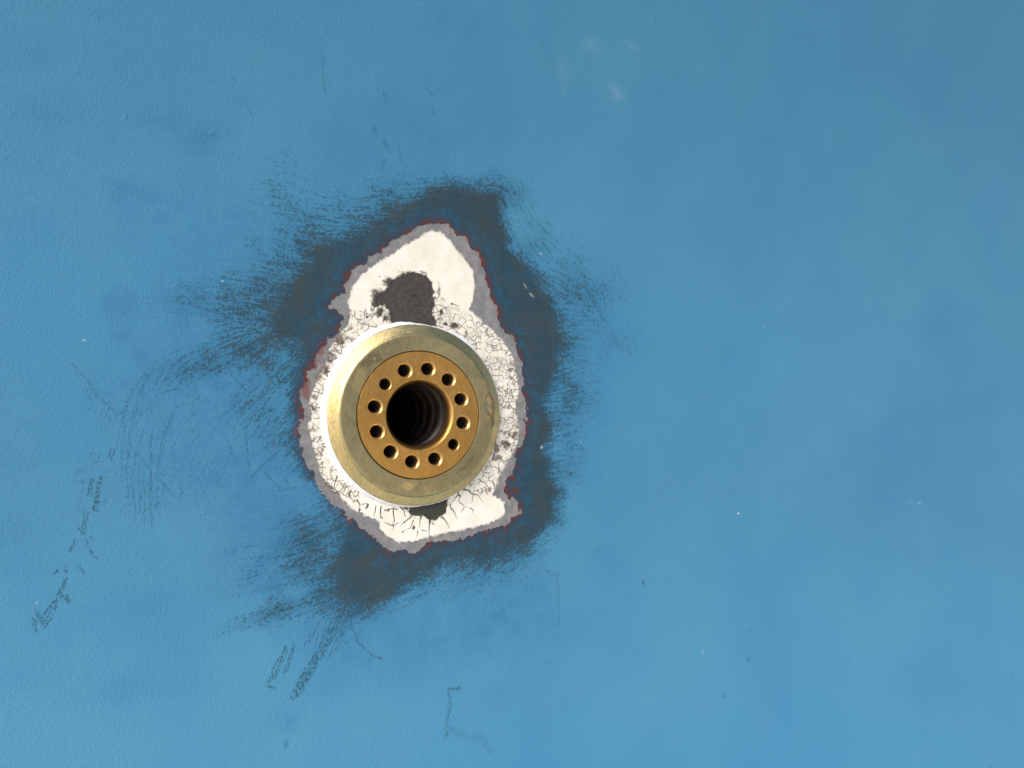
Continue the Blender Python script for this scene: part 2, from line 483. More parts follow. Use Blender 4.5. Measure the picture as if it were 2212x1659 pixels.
# --- sanding streaks: noise smeared along the direction the sander moved
LN, LX0, LZ0, LS = 1250, -.355, -.355, .0006
lx = LX0 + LS * np.arange(LN)
GXX, GZZ = np.meshgrid(lx.astype(np.float32), (LZ0 + LS * np.arange(LN)).astype(np.float32))
ANCH = [(620,530,-4),(430,650,-6),(560,680,-8),(480,770,28),(560,770,52),(620,860,56),(600,980,50),(640,1150,14),(620,1210,12),
        (560,1320,14),(720,1270,16),(700,1400,62),(900,1230,18),(1050,1230,22),(1180,1130,26),(1215,1000,6),(1220,900,8),(1240,780,12),(1250,700,5),
        (1180,620,-30),(1310,650,-60),(1340,740,-64),(1080,500,-60),(1000,400,15),(850,440,10),(640,450,-8),(320,880,64),(290,1000,85),(340,1060,85)]
Cx = np.zeros(GXX.shape, np.float32); Sx = Cx.copy()
for u, v, a in ANCH:
    c = W([(u, v)])[0]
    g = 1 / ((GXX - c[0]) ** 2 + (GZZ - c[1]) ** 2 + .0006) ** 2
    Cx += (g / 1e6 * math.cos(2 * R(a))).astype(np.float32); Sx += (g / 1e6 * math.sin(2 * R(a))).astype(np.float32)
TH = np.arctan2(Sx, Cx) / 2 + .35 * fbm(GXX, GZZ, 30, 2, 8)
def smear(src, steps):
    acc = src.copy()
    jj, ii = np.meshgrid(np.arange(LN, dtype=np.float32), np.arange(LN, dtype=np.float32), indexing='ij')
    for sgn in (1, -1):
        pi, pj = ii.copy(), jj.copy()
        for k in range(steps):
            a = TH[np.clip(pj, 0, LN - 1).astype(np.int32), np.clip(pi, 0, LN - 1).astype(np.int32)]
            pi += sgn * np.cos(a); pj += sgn * np.sin(a)
            acc += src[np.clip(pj, 0, LN - 1).astype(np.int32), np.clip(pi, 0, LN - 1).astype(np.int32)]
    return acc / (2 * steps + 1)
white = rng.random((LN, LN)).astype(np.float32)
def norm(a):
    o = np.argsort(np.argsort(a[::7, ::7].ravel()))
    s = np.sort(a[::5, ::5].ravel())
    return np.searchsorted(s, a.ravel()).reshape(a.shape).astype(np.float32) / len(s)
blur = sum(np.roll(np.roll(white, i, 0), j, 1) for i in (-1, 0, 1) for j in (-1, 0, 1))
lic = .42 * norm(smear(white, 12)) + .30 * norm(smear(white, 3)) + .28 * norm(blur)
lic = norm(lic)
def sample(Fr, x, z):
    fx = np.clip((x - LX0) / LS, 0, LN - 1.01); fzz = np.clip((z - LZ0) / LS, 0, LN - 1.01)
    i, j = fx.astype(np.int32), fzz.astype(np.int32); tx, tz = fx - i, fzz - j
    return ((Fr[j, i] * (1 - tx) + Fr[j, i + 1] * tx) * (1 - tz) + (Fr[j + 1, i] * (1 - tx) + Fr[j + 1, i + 1] * tx) * tz).astype(np.float32)
STREAK = np.full(X.shape, .5, np.float32)
lw = window(-.355, .41, -.355, .41)
STREAK[lw] = sample(lic, X[lw], Z[lw])

# --- how much of the coat is rubbed away (0 none .. 1 all)
WEAR = np.zeros(X.shape, np.float32)
WEAR[lw] = np.maximum(0, 1.12 - sstep(sd_core[lw] + .012 * fbm(X[lw], Z[lw], 55, 3, 21), -.017, .013) * 1.12)
HALO = np.zeros(X.shape, np.float32)
spots(HALO, [(620,585,75,50,.50,5),(690,500,90,40,.48,15),(600,640,90,60,.62,-10),(530,670,100,40,.46,-8),(440,660,70,30,.26,-6),
             (570,735,100,45,.62,25),(480,775,90,40,.36,25),(400,790,60,25,.26,20),(600,800,60,60,.48,50),(590,900,60,90,.32,50),(620,960,40,80,.36,50),
             (700,1150,80,50,.50,15),(650,1160,70,55,.36,14),(600,1200,80,60,.24,15),(720,1225,80,50,.66,15),(660,1300,110,22,.55,14),(580,1325,70,12,.36,14),
             (790,1300,80,35,.62,15),(760,1340,60,30,.30,60),(930,1250,90,35,.42,18),(1050,1230,70,40,.50,20),(1130,1200,60,35,.50,25),(1200,1130,40,25,.50,25),
             (1215,900,40,90,.50,5),(1230,760,45,90,.54,8),(1245,850,50,60,.34,8),(1270,700,60,60,.26,0),(1290,640,50,60,.36,-60),(1240,600,60,60,.44,-40),
             (1330,740,30,60,.34,-64),(1160,540,50,50,.44,-50),(1110,440,50,50,.42,-60),(1060,395,60,30,.40,0),(860,430,80,40,.42,20),(780,460,80,50,.42,15),
             (620,430,50,55,.30,-8),(600,400,30,25,.18),(1230,1000,40,60,.34,5),(310,900,40,80,.16,64),(320,1040,50,90,.16,85),(1180,690,40,80,.75,0)],
      rag=.5, scale=45, soft=1.5, grow=1.4, screen=True)
WEAR = 1 - (1 - np.clip(WEAR, 0, 1)) * (1 - np.clip(HALO * .80, 0, .9)) + np.clip(WEAR - 1, 0, 1)
SCUFF = WEAR * 1.20 - (.26 + .66 * STREAK)
SCUFF[WEAR < .02] = -1

# --- deep blue showing inside the core, red flecks beside the primer
DEEPF = (  .24 + .22 * (1 - sstep(sd_grey, .006, .026))).astype(np.float32)
spots(DEEPF, [(690,725,60,60,.62,60),(660,830,45,80,.55),(660,960,40,70,.42),(690,1090,60,50,.50,-40),(740,1160,60,40,.50),(1140,860,30,130,.42),(1110,740,40,60,.30),
              (1130,1050,30,50,.36),(900,440,80,35,.34),(760,560,80,40,.30,30),(1000,420,60,30,.34),(1060,520,50,50,.32),(830,1215,80,25,.30),(1000,1180,90,25,.28),(650,700,60,40,.5,30),(610,640,80,60,.22)],
      rag=.5, scale=50, soft=1.6)
REDF = np.zeros(X.shape, np.float32)
REDF[fz_win] = .44 * (1 - sstep(sd_grey[fz_win], .0008, .0100)) + .12 * np.interp(ANG[fz_win], [-180,-160,-140,-60,-45,-20,20,60,85,110,140,180], [.9,.2,0,0,.9,.5,.4,1,1,.3,.6,.9]) * (1 - sstep(sd_grey[fz_win], .002, .013))
spots(REDF, [(990,495,45,25,.50,-35),(1015,540,25,25,.35),(1055,620,25,50,.40),(1075,680,25,50,.42),(1095,720,22,40,.42),(1120,830,20,60,.25),(735,620,22,22,.35),(1110,1055,28,30,.55),(1125,1090,25,30,.35),
             (1150,1110,30,14,.22),(690,760,25,40,.30,40),(655,850,18,50,.3),(645,870,12,30,.35),(770,580,25,15,.3),(800,1160,40,25,.25,-30),(1010,1165,60,12,.25,12)], rag=.4, scale=70, soft=1.4)

# --- cloudy stains in the blue coat
STAIN = np.zeros(X.shape, np.float32)
spots(STAIN, [(450,960,190,260,.42),(590,1060,150,210,.46),(560,1240,180,90,.40),(860,1370,260,100,.42),(1030,1320,200,90,.36),(800,330,280,120,.30),(480,620,200,160,.26),(560,480,140,110,.28),
              (1290,760,110,260,.20),(380,760,120,120,.34),(900,180,330,110,.18),(1150,1300,130,160,.28)], rag=.55, scale=14, soft=1.6, screen=True)
STAIN *= 1.45
spots(STAIN, [(365,262,45,22,.85),(420,300,60,35,.55),(480,275,70,30,.35),(285,405,42,22,.85),(350,435,70,28,.5),(260,430,25,25,.5),(280,460,30,25,.45),(415,430,25,20,.5),(500,460,28,22,.6),
              (350,465,30,18,.6),(280,520,25,30,.3),(270,665,38,38,.9),(270,725,28,36,.8),(330,680,70,60,.45),(310,770,40,26,.7),(375,930,36,26,.8),(410,985,50,40,.5),(440,1050,70,70,.55),(520,1000,90,60,.35),(480,1120,90,50,.45),
              (560,900,120,90,.28),(570,1200,110,50,.4),(560,1270,70,30,.4),(620,1550,35,28,.6),(640,1360,60,40,.45),(585,1352,40,20,.5),(830,1340,130,70,.45),(960,1290,110,70,.5),(1060,1330,80,50,.45),(1165,1240,40,60,.55),
              (1180,1440,35,35,.35),(1070,1500,50,35,.35),(150,210,60,40,.35),(80,130,60,30,.3),(110,235,70,25,.4),(930,300,50,30,.4),(1050,180,120,60,.3),(860,250,60,90,.25),(1000,60,150,60,.25),(1180,90,60,90,.3),(640,60,120,50,.3),
              (520,230,60,60,.35),(700,380,40,40,.35),(250,1490,90,30,.3),(320,1300,120,40,.25),(50,1150,60,40,.3),(90,1460,60,30,.3),(1300,1220,120,60,.2),(700,1460,80,50,.3),(910,1430,120,50,.3)], rag=.6, scale=30, soft=1.6)
STAIN[lw] *= .72 + 1.1 * (fbm(X[lw], Z[lw], 70, 3, 31) + .1)
LIGHTF = np.zeros(X.shape, np.float32)
spots(LIGHTF, [(1330,200,30,18,.05,-20),(1280,95,25,18,.035),(1365,100,22,7,.04,-15),(1215,160,15,50,.025,20),(1985,1088,12,6,.20),(1968,1085,26,5,.05)], rag=.6, scale=120, soft=1.6)
spots(LIGHTF, [(1595,1109,3.4,2.0,1.2),(1592,1354,3,1.6,.4,50),(1613,1348,3,1.6,.25,30),(1517,1409,2,6,.25,-15),(1651,706,2,2,.5),(1170,966,2.4,5,1.2,-15),(1135,618,3,9,.35,35),(1148,637,3,9,.5,50),(1168,548,5,3,.3),
               (181,735,2,1.6,.6),(80,1302,1.6,1.6,.6),(480,607,2,2,.4),(1930,462,2,2,.6),(1255,955,2,3,.3)], rag=.15, scale=300, soft=.8)

# --- scratches and rubbed marks
MARK = np.zeros(X.shape, np.float32)
def marks(lst, width=1.6, strength=.7, soft=2.0, wob=.0012, breaks=-.10, twin=0):
    if twin:
        lst = [[(u + o, v + o * .4) for u, v in p] for p in lst for o in (-twin, twin * .9)]
    for i, p in enumerate(lst):
        stroke(MARK, W(p), width * PX * 1.15, strength, soft * PX, wob, breaks, i + 40)
marks([[(143,1249),(133,1276),(120,1306),(97,1354)],[(97,1354),(83,1329)],[(83,1329),(80,1318)],[(72,1339),(78,1363)],[(133,1286),(145,1301),(147,1286)],
       [(187,1106),(180,1153),(174,1142)],[(220,1030),(213,1053),(203,1103)],[(214,1060),(206,1104)],[(200,1036),(193,1071)],[(243,970),(237,990)],[(139,1262),(128,1280)]], 1.1, .95, 1.7, .0010, -.16, 2.6)
marks([[(160,1169),(153,1193)],[(187,1166),(190,1180),(197,1196)],[(196,1160),(203,1170)],[(205,1203),(209,1209)],[(127,1229),(112,1241)],[(140,1225),(143,1236)],[(108,1310),(95,1328)],[(118,1296),(100,1322)],[(170,1226),(178,1236)]], 2.0, .8, 2.4)
marks([[(153,783),(200,840),(230,876),(255,895)],[(160,800),(207,853),(226,873)],[(166,795),(215,850)],[(236,876),(252,868)]], 1.4, .42, 2.2, .001, -.03)
marks([[(313,806),(287,846),(267,900),(253,953)],[(300,873),(280,936),(275,1003),(277,1070),(279,1090)],[(310,930),(293,983),(288,1036),(292,1100)],[(367,906),(350,953),(342,1003),(338,1100)],
       [(327,936),(325,1103)],[(287,966),(320,1010),(377,1073),(385,1080)],[(270,920),(263,970),(262,1033)],[(335,790),(300,850),(285,900)],[(284,1010),(286,1080)],[(300,1000),(302,1110)],[(312,1020),(312,1130)],[(322,1060),(330,1140)],[(283,960),(270,1030)]], 1.0, .50, 1.5, .0004, -.16)
marks([[(600,976),(570,1003),(543,1030)],[(613,1030),(625,1053)],[(600,1060),(650,1050)],[(570,1020),(610,1060)],[(337,855),(360,846),(387,840)],[(490,955),(500,980)],[(494,952),(503,978)],[(540,850),(500,810)],[(430,860),(380,880),(365,915)],[(530,930),(540,1020)]], 1.3, .6, 1.8, .0006, -.12)
# two brush drags below the patch
marks([[(617,1396),(598,1440),(580,1475),(580,1483),(593,1487)],[(620,1400),(604,1440),(592,1468)],[(637,1389),(627,1420),(613,1453)]], 1.0, .95, 1.6, .0012, -.13, 2.4)
for k in range(7):
    o = (k - 3) * 3.0 + rng.uniform(-.4, .4)
    a, b = rng.uniform(-20, 10), rng.uniform(-14, 6)
    marks([[(718 + o + a * -.5, 1359 + a + o * .5), (690 + o, 1415 + o * .5), (660 + o * .9, 1462 + o * .5), (636 + o * .8 - b * .5, 1500 + b)]], 1.0, .95, 1.3, .0007, -.14)
for k in range(8):
    o = k * 9.5
    marks([[(686 + o, 1318 + rng.uniform(-8, 10)), (672 + o * .92, 1365), (660 + o * .80, 1406 + rng.uniform(-20, 16))]], 1.1, .62, 1.6, .001, -.04)
marks([[(627,1503),(633,1512),(647,1500),(656,1488)],[(636,1497),(645,1503)]], 1.4, .8, 1.6, .0005, -.2)
marks([[(757,1313),(737,1366)],[(760,1319),(759,1353),(774,1386),(800,1413),(815,1420)],[(818,1420),(834,1428),(836,1430)],[(848,1435),(852,1438)],[(798,1422),(801,1448)]], 2.0, .7, 2.2, .0012, -.03)
marks([[(994,1486),(969,1489)]], 3.0, .85, 2.0, .0002, -.6)
marks([[(969,1489),(972,1523),(965,1573),(964,1593)]], 3.6, .5, 3.4, .001, -.22)
marks([[(967,1569),(997,1589),(1040,1594),(1050,1606),(1057,1624)]], 5.5, .26, 6.5, .003, -.3)
marks([[(1204,1239),(1207,1290),(1207,1346)]], 2, .30, 3, .0006, -.3)
marks([[(830,303),(838,318),(844,330)],[(862,317),(864,333),(865,347)],[(830,347),(827,367)],[(805,272),(812,285)],[(830,200),(834,220)],[(922,190),(936,208)],[(935,233),(940,246)]], 2.6, .36, 3.2, .0012, .0)
marks([[(168,162),(178,154)],[(502,166),(511,175)],[(606,328),(622,339)],[(650,382),(664,392)],[(636,349),(644,354)],[(695,118),(700,180),(703,200)],[(540,240),(547,256)]], 2.0, .36, 2.4, .0008, -.1)
marks([[(1612,1420),(1617,1434)],[(1616,1419),(1621,1433)],[(1620,1421),(1625,1434)],[(1178,1230),(1200,1245)],[(1290,1190),(1297,1183)],[(1254,960),(1262,972)],[(1190,1010),(1236,1000)],[(1235,1003),(1240,1000)]], 1.2, .55, 1.6, .0004, -.4)
spots(MARK, [(1390,1259,6,7,.75),(1390,1264,2,4,.9),(1703,638,2,4,1.0),(1703,652,2.5,4,.3),(1566,681,2.4,2.4,.9),(1608,1041,3,5,.6),(1605,1051,2,2,.9),(1606,1058,2,3,.5),(2176,380,4,4,.8),(2206,422,4,5,.9),(1932,448,2,7,.4),
             (1918,315,3,2.4,.6),(1862,538,3,3,.6),(1847,1225,5,4,.5),(1832,1426,8,4,.65,10),(1562,1504,6,5,.55,40),(2112,1477,4,4,.9),(2187,1461,5,7,.8,-20),(2030,1491,7,4,.55,30),(2057,1559,5,4,.5,30),(2074,1512,3,3,.4),(2142,1656,7,4,1.0,20),
             (2210,1158,6,2.4,1.0,-15),(2048,1473,2,2,.8),(1860,1278,2,1.6,.8),(2137,683,3,3,.5),(1800,838,2,2,.6),(1771,998,2,2,.7),(1801,1066,2.4,2.4,.7),(1794,783,6,2.4,.4),(1588,753,6,2.4,.4),(618,1608,7,10,.55),(1547,1251,2,2,.8),
             (1355,1377,2.4,2.4,.5),(1324,950,2.4,2.4,.5),(1181,1434,5,2.4,.6,40),(1059,1624,4,3,.6),(1618,1147,2,5,.6),(2048,1630,5,8,.25),(2108,1420,5,8,.22),(1720,1260,2.4,2.4,.35),(1524,958,2.4,4,.4),(1321,948,2,2,.8),(1700,1546,4,4,.2)],
      rag=.3, scale=260, soft=1.0)
PITF = np.zeros(X.shape, np.float32)
spots(PITF, [(500,250,60,80,.75),(480,310,60,40,.9),(380,230,60,60,.45),(840,250,60,80,.6),(900,300,60,60,.6),(1030,280,90,80,.7),(760,360,50,30,1.0),(1100,370,80,40,.8),(1160,520,60,60,.6),(1080,1440,100,60,.5),
             (1130,1470,40,30,.9),(1060,1390,160,70,.5),(960,1350,120,80,.4),(1200,1320,80,80,.4),(430,860,120,120,.55),(500,1000,120,100,.5),(560,1050,70,80,.8),(330,880,60,90,.8),(400,1080,140,80,.6),(620,420,60,60,.8),
             (1280,580,60,60,.6),(1180,450,60,60,.6),(330,700,80,80,.4),(450,710,80,40,.8),(680,1430,100,90,.35),(230,940,60,80,.4),(320,1010,50,110,.9)], rag=.5, scale=40, soft=1.6)
PEEL = (1.0 - .72 * sstep(X, .12, .52)).astype(np.float32)

# --- undercoat: cracks, brown flakes, grime
CRACK = np.zeros(X.shape, np.float32); LINE = np.zeros(X.shape, np.float32); BROWN = np.zeros(X.shape, np.float32)
GRIME = np.zeros(X.shape, np.float32); THIN = np.zeros(X.shape, np.float32); RUST = np.zeros(X.shape, np.float32)
PITTED = np.zeros(X.shape, np.float32); GREEN = np.zeros(X.shape, np.float32)
a, r = ANG[fz_win], RAD[fz_win]
x, z = X[fz_win], Z[fz_win]
ro = np.interp(a, [-180,-165,-150,-140,-120,-60,-52,-40,0,40,60,72,84,100,118,135,160,180], [.112,.112,.110,.106,.084,.078,.098,.112,.112,.112,.108,.110,.109,.104,.106,.112,.112,.112])
CRACK[fz_win] = (1 - sstep(r + .008 * fbm(x, z, 110, 3, 51), ro - .007, ro + .001)) * np.interp(a, [-180,-150,-50,-30,30,90,140,180], [.7,.6,.4,.85,1,.95,.9,.8])
for i, p in enumerate([[(1405,100),(1470,130),(1550,180),(1630,245)],[(1375,130),(1350,180),(1320,225),(1290,240),(1255,240)],[(1295,250),(1300,290),(1340,350),(1375,430)],
          [(1360,180),(1385,190),(1380,215),(1410,260),(1480,300)],[(1205,380),(1240,430),(1305,510)],[(1097,390),(1090,500),(1087,585)],[(1010,380),(1003,430),(995,500)],[(925,362),(840,440),(800,490)],
          [(745,300),(742,380),(738,465),(730,540)],[(570,280),(560,340),(545,400)],[(490,255),(480,300),(470,312)],[(400,205),(410,240),(422,270),(410,320)],[(340,140),(320,180),(350,215),(400,225)],[(280,70),(265,120),(250,170)],
          [(190,0),(180,60),(150,130)],[(780,310),(690,305)],[(800,290),(830,320),(840,355),(885,395)],[(625,285),(620,380),(630,425)]]):
    stroke(LINE, lower(p), .00062, 1.0, .0005, .0016, 0, i + 70, taper=True)
for i, p in enumerate([[(1510,165),(1490,250)],[(1420,295),(1390,360)],[(1480,300),(1510,315),(1490,375)],[(738,465),(630,425)],[(738,465),(805,440)],[(445,270),(490,255)],[(320,180),(275,200)],[(185,35),(260,35)],
          [(935,420),(900,490),(830,530)],[(970,520),(965,590)],[(1010,515),(1085,520)],[(1560,20),(1640,70),(1680,140),(1700,190)],[(1480,40),(1510,100)],[(1590,30),(1560,60)],[(350,240),(395,225)],[(1110,450),(1150,465)],[(840,440),(870,445)]]):
    stroke(LINE, lower(p), .00045, .75, .0005, .0010, 0, i + 100, taper=True)
for u, v, rr in [(660,320,8),(688,318,12),(412,315,12),(935,488,15),(830,530,6),(700,312,9)]:
    blob(LINE, lower([(u, v)])[0], rr * .000091 + .0003, rr * .0001 + .0003, 1.1, 0, .3, 300, u)
def cu_spots(F, lst, **k):
    for i, (u, v, ru, rv, s, *rr) in enumerate(lst):
        blob(F, close_up([(u, v)])[0], ru * .000238, rv * .000238, s, R(rr[0]) if rr else 0, seed=i + 9, **k)
cu_spots(BROWN, [(320,600,24,30,.85),(285,660,22,30,.85),(260,700,22,30,.75),(240,745,18,25,.6),(360,555,24,20,.55),(225,820,18,30,.55),(230,950,22,30,.35),(225,860,20,25,.45),(270,1150,28,16,.85,-40),(300,1178,22,12,.85,-35),(255,1040,22,28,.35),
                 (965,815,22,22,.60),(985,870,18,22,.55),(955,850,16,20,.5),(905,1015,16,22,.75),(910,1045,20,16,.7),(940,995,22,22,.6),(970,960,26,30,.6),(965,700,20,28,.55),(935,950,22,30,.45),(980,920,18,26,.5),(840,1165,18,14,.4),(880,1165,14,14,.55),(355,1180,14,20,.5),(335,1150,12,16,.4),
                 (755,555,18,20,.5),(960,740,18,30,.4),(240,1010,20,20,.4),(345,600,16,14,.5)], rag=.5, scale=140, soft=1.4, grow=1.35)
cu_spots(GRIME, [(456,445,34,42,.74),(512,392,44,30,.70),(570,356,52,16,.60),(636,354,30,12,.5),(692,420,14,44,.6),(575,1232,30,20,.6),(480,450,45,48,.80),(470,500,20,30,.75),(455,470,22,14,.85),(495,520,20,30,.6),(700,500,10,14,.8),(740,470,6,10,.7),(425,520,9,9,.8),(745,552,24,14,.95),(715,545,14,10,.85),(530,385,26,22,.55,40),(570,355,40,12,.5),(440,495,12,12,.7),
                 (610,1225,40,10,.65),(655,1285,40,8,.35),(700,1190,30,14,.6),(565,1255,20,10,.3),(470,368,4,4,.9),(462,430,14,10,.5),(685,440,10,40,.35),(690,520,14,30,.45),(860,650,6,6,.4)], rag=.55, scale=150, soft=1.5)
gt = np.minimum(sd_top, sd_low)[fz_win]
GRIME[fz_win] = np.maximum(GRIME[fz_win], .62 * (1 - sstep(gt, -.001, .0045)) * (.65 + .9 * fbm(x, z, 160, 3, 77) + .25 * (x < -.005)))
THIN[fz_win] = sstep(sd_white[fz_win], -.0060, .0030)
RUST[fz_win] = np.where((a > 135) | (a < -170), .42, .10) * sstep(-sd_white[fz_win] + .004, -.014, -.001)
cu_spots(RUST, [(250,640,40,50,.75),(225,700,34,50,.75),(195,800,28,50,.8),(205,760,24,30,.6),(950,620,16,16,.4),(990,975,16,16,.5),(800,225,18,22,.55),(440,1320,14,18,.4),(735,210,14,14,.5),(970,1250,14,14,.5)], rag=.4, scale=120, soft=1.4)
PITTED[fz_win] = .3
cu_spots(PITTED, [(625,470,70,90,.85),(600,440,18,14,1.1),(640,520,50,40,.85)], rag=.4, scale=100, soft=1.6)
GREEN[fz_win] = np.where(z < 0, .8, 0)

# --- relief of the surface
REC = np.zeros(X.shape, np.float32)
REC[fz_win] = .0004 * sstep(-E_grey[fz_win], -.001, .0012) + .0003 * sstep(-E_white[fz_win], -.0008, .001) + .0004 * sstep(-np.minimum(E_top, E_low)[fz_win], -.0004, .0012)
REC[fz_win] += .0004 * np.clip(LINE[fz_win], 0, 1)
NIB = np.zeros(X.shape, np.float32)
spots(NIB, [(272,251,5,3,.0007,20),(457,287,6,3,.0009,20),(1982,1088,6,4,.0010),(700,62,6,4,.0006),(1410,45,5,5,.0006),(1835,43,6,8,.0006)], rag=.2, scale=200, soft=1.2)
DENT = .0016 * fbm(X, Z, 5, 2, 61) + .0005 * fbm(X, Z, 16, 2, 62)
Y = (hull_y(X, Z) + REC - NIB + DENT * np.clip((RAD - .09) / .1, 0, 1)).astype(np.float32)
for sl in ((0, slice(None)), (-1, slice(None)), (slice(None), 0), (slice(None), -1)):
    Y[sl] += .03                                    # plate edge turned back

# --- split the grid into the wall's visible layers
def fc(F):
    return (F[:-1, :-1] + F[1:, :-1] + F[:-1, 1:] + F[1:, 1:]) / 4
keep = fc(RAD) > .0765
f_grey, f_white, f_top, f_low = fc(E_grey) < 0, (fc(E_white) < 0) & (fc(E_grey) < -.0006), fc(E_top) < 0, fc(E_low) < 0
f_white |= (fc(E_top) < .001) | (fc(E_low) < .001)
f_grey |= f_white
sel_top = keep & f_top
sel_low = keep & f_low & ~f_top
sel_white = keep & f_white & ~f_top & ~f_low
sel_grey = keep & f_grey & ~f_white & ~f_top & ~f_low
sel_blue = keep & ~f_grey & ~f_top & ~f_low

wall_root = bpy.data.objects.new('hull_wall', None)
COL.objects.link(wall_root)
wall_root['label'] = 'blue painted hull wall with a sanded patch worn through to cream undercoat'
wall_root['category'] = 'wall'

def raw_mesh(name, co, quads, mat, smooth=True):
    me = bpy.data.meshes.new(name)
    n, q = len(co), len(quads)
    me.vertices.add(n); me.vertices.foreach_set('co', np.asarray(co, np.float32).ravel())
    me.loops.add(q * 4); me.loops.foreach_set('vertex_index', np.asarray(quads, np.int32).ravel())
    me.polygons.add(q)
    me.polygons.foreach_set('loop_start', np.arange(0, q * 4, 4, dtype=np.int32))
    me.polygons.foreach_set('use_smooth', np.full(q, smooth, bool))
    me.update(calc_edges=True)
    me.materials.append(mat)
    return me

def layer(name, sel, mat, attrs, label=None):
    jj, ii = np.nonzero(sel)
    v0 = jj * NX + ii
    quads = np.stack([v0, v0 + 1, v0 + NX + 1, v0 + NX], 1)
    used, inv = np.unique(quads.ravel(), return_inverse=True)
    co = np.stack([X.ravel()[used], Y.ravel()[used], Z.ravel()[used]], 1)
    me = raw_mesh(name, co, inv.reshape(-1, 4), mat)
    for k, F in attrs.items():
        at = me.attributes.new(k, 'FLOAT', 'POINT')
        at.data.foreach_set('value', F.ravel()[used].astype(np.float32))
    o = bpy.data.objects.new(name, me)
    COL.objects.link(o)
    o.parent = wall_root
    if label:
        o['label'] = label
    return o
layer('blue_paint', sel_blue, M_BLUE, dict(scuff=SCUFF, wear=WEAR, edge=sd_grey, deep=DEEPF, red=REDF, stain=STAIN, mark=MARK, light=LIGHTF, pit=PITF, peel=PEEL))
layer('grey_primer', sel_grey, M_PRIMER, dict(rust=RUST))
layer('cream_undercoat', sel_white, M_UNDER, dict(crack=CRACK, line=LINE, brown=BROWN, grime=GRIME, thin=THIN))
layer('bare_spot', sel_top, M_BARE, dict(pitted=PITTED, green=GREEN), 'large round dark bare spot above the brass fitting')
layer('bare_spot', sel_low, M_BARE, dict(pitted=PITTED, green=GREEN), 'small dark bare spot under the brass fitting')

# ------------------------------------------------------------------ brass fitting
fit = bpy.data.objects.new('brass_fitting', None)
COL.objects.link(fit)
fit['label'] = 'round brass fitting with a dark ribbed bore and a ring of bolt holes'
fit['category'] = 'fitting'

def link_part(name, me, parent, label=None):
    o = bpy.data.objects.new(name, me)
    COL.objects.link(o)
    o.parent = parent
    if label:
        o['label'] = label
    return o

def lathe(profile, segs, cx=0.0, cz=0.0, warp=None):
    """Revolve (radius, y) pairs about the y axis through (cx, cz)."""
    pr = np.array(profile, float)
    th = np.linspace(0, 2 * np.pi, segs, endpoint=False)
    rr, tt = np.meshgrid(pr[:, 0], th, indexing='ij')
    yy = np.repeat(pr[:, 1:2], segs, 1)
    if warp:
        rr, yy = warp(rr, yy, tt)
    co = np.stack([cx + rr * np.cos(tt), yy, cz + rr * np.sin(tt)], 2).reshape(-1, 3)
    n = len(pr)
    i = np.arange(n - 1)[:, None]; j = np.arange(segs)[None]
    a = i * segs + j; b = i * segs + (j + 1) % segs
    quads = np.stack([a, a + segs, b + segs, b], 2).reshape(-1, 4)
    return co, quads
def arc(cr, cy, ar, ay, a0, a1, n):
    return [(cr + ar * math.cos(R(t)), cy + ay * math.sin(R(t))) for t in np.linspace(a0, a1, n)]

H = -.0088                                       # how far the face stands proud of the wall
R_FL = .0560                                     # flange radius
prof = [(R_FL + .0005, H + .006), (R_FL + .0005, H + .0002), (R_FL + .0007, H)]
prof += [(r_, H) for r_ in np.arange(R_FL + .0015, .0688, .0009)]
prof += arc(.0685, H + .0045, .0045, .0045, -90, -52, 9)
prof += [(.0713 + .0085 * f, H + .0013 + .0050 * f) for f in np.linspace(.06, 1, 12)] + [(.0800, H + .0068), (.0800, -.0004), (.0800, .004), (.0800, .02)]
co, quads = lathe(prof, 480)
th_, r_ = np.arctan2(co[:, 2], co[:, 0]), np.hypot(co[:, 0], co[:, 2])
def dot(deg, rad, ru, rt, seed, rag=.5, scale=260):
    du = (r_ - rad) / ru
    dt = ((th_ - R(deg) + np.pi) % (2 * np.pi) - np.pi) * rad / rt
    d = np.hypot(du, dt) + rag * 2 * fbm(co[:, 0], co[:, 2], scale, 3, seed)
    return (1 - sstep(d, .55, 1.15)).astype(np.float32)
chip = dot(7, .0692, .0048, .0138, 5, .28)
chip2 = dot(-4, .0715, .0022, .006, 8, .2)
chip = np.maximum(chip, chip2)
verd = dot(6.5, .0640, .0018, .0068, 6, .25)
co[:, 1] += .0011 * chip * (.6 + 1.2 * fbm(co[:, 0], co[:, 2], 400, 2, 9)) + .0006 * verd
me = raw_mesh('housing_ring', co, quads, M_RING)
scum = np.maximum(np.maximum(dot(136, .0655, .004, .011, 11, .8, 300), dot(128, .060, .003, .004, 12, .7)), np.maximum(dot(-45, .063, .002, .012, 13, .8, 300) * .8, dot(146, .0605, .003, .004, 15, .6) * .7))
brt = np.maximum(np.maximum(dot(-100, .0625, .0045, .008, 17, .4, 140), dot(152, .062, .006, .012, 18, .5, 140) * .8), dot(120, .0765, .003, .012, 19, .5, 140) * .8)
polish = sstep(r_ + .0012 * fbm(co[:, 0], co[:, 2], 150, 3, 44), .0697, .0722)
for k, F in (('polish', polish), ('chip', chip), ('verdigris', verd), ('scum', scum), ('bright', brt)):
    me.attributes.new(k, 'FLOAT', 'POINT').data.foreach_set('value', F.astype(np.float32))
ring = link_part('housing_ring', me, fit)

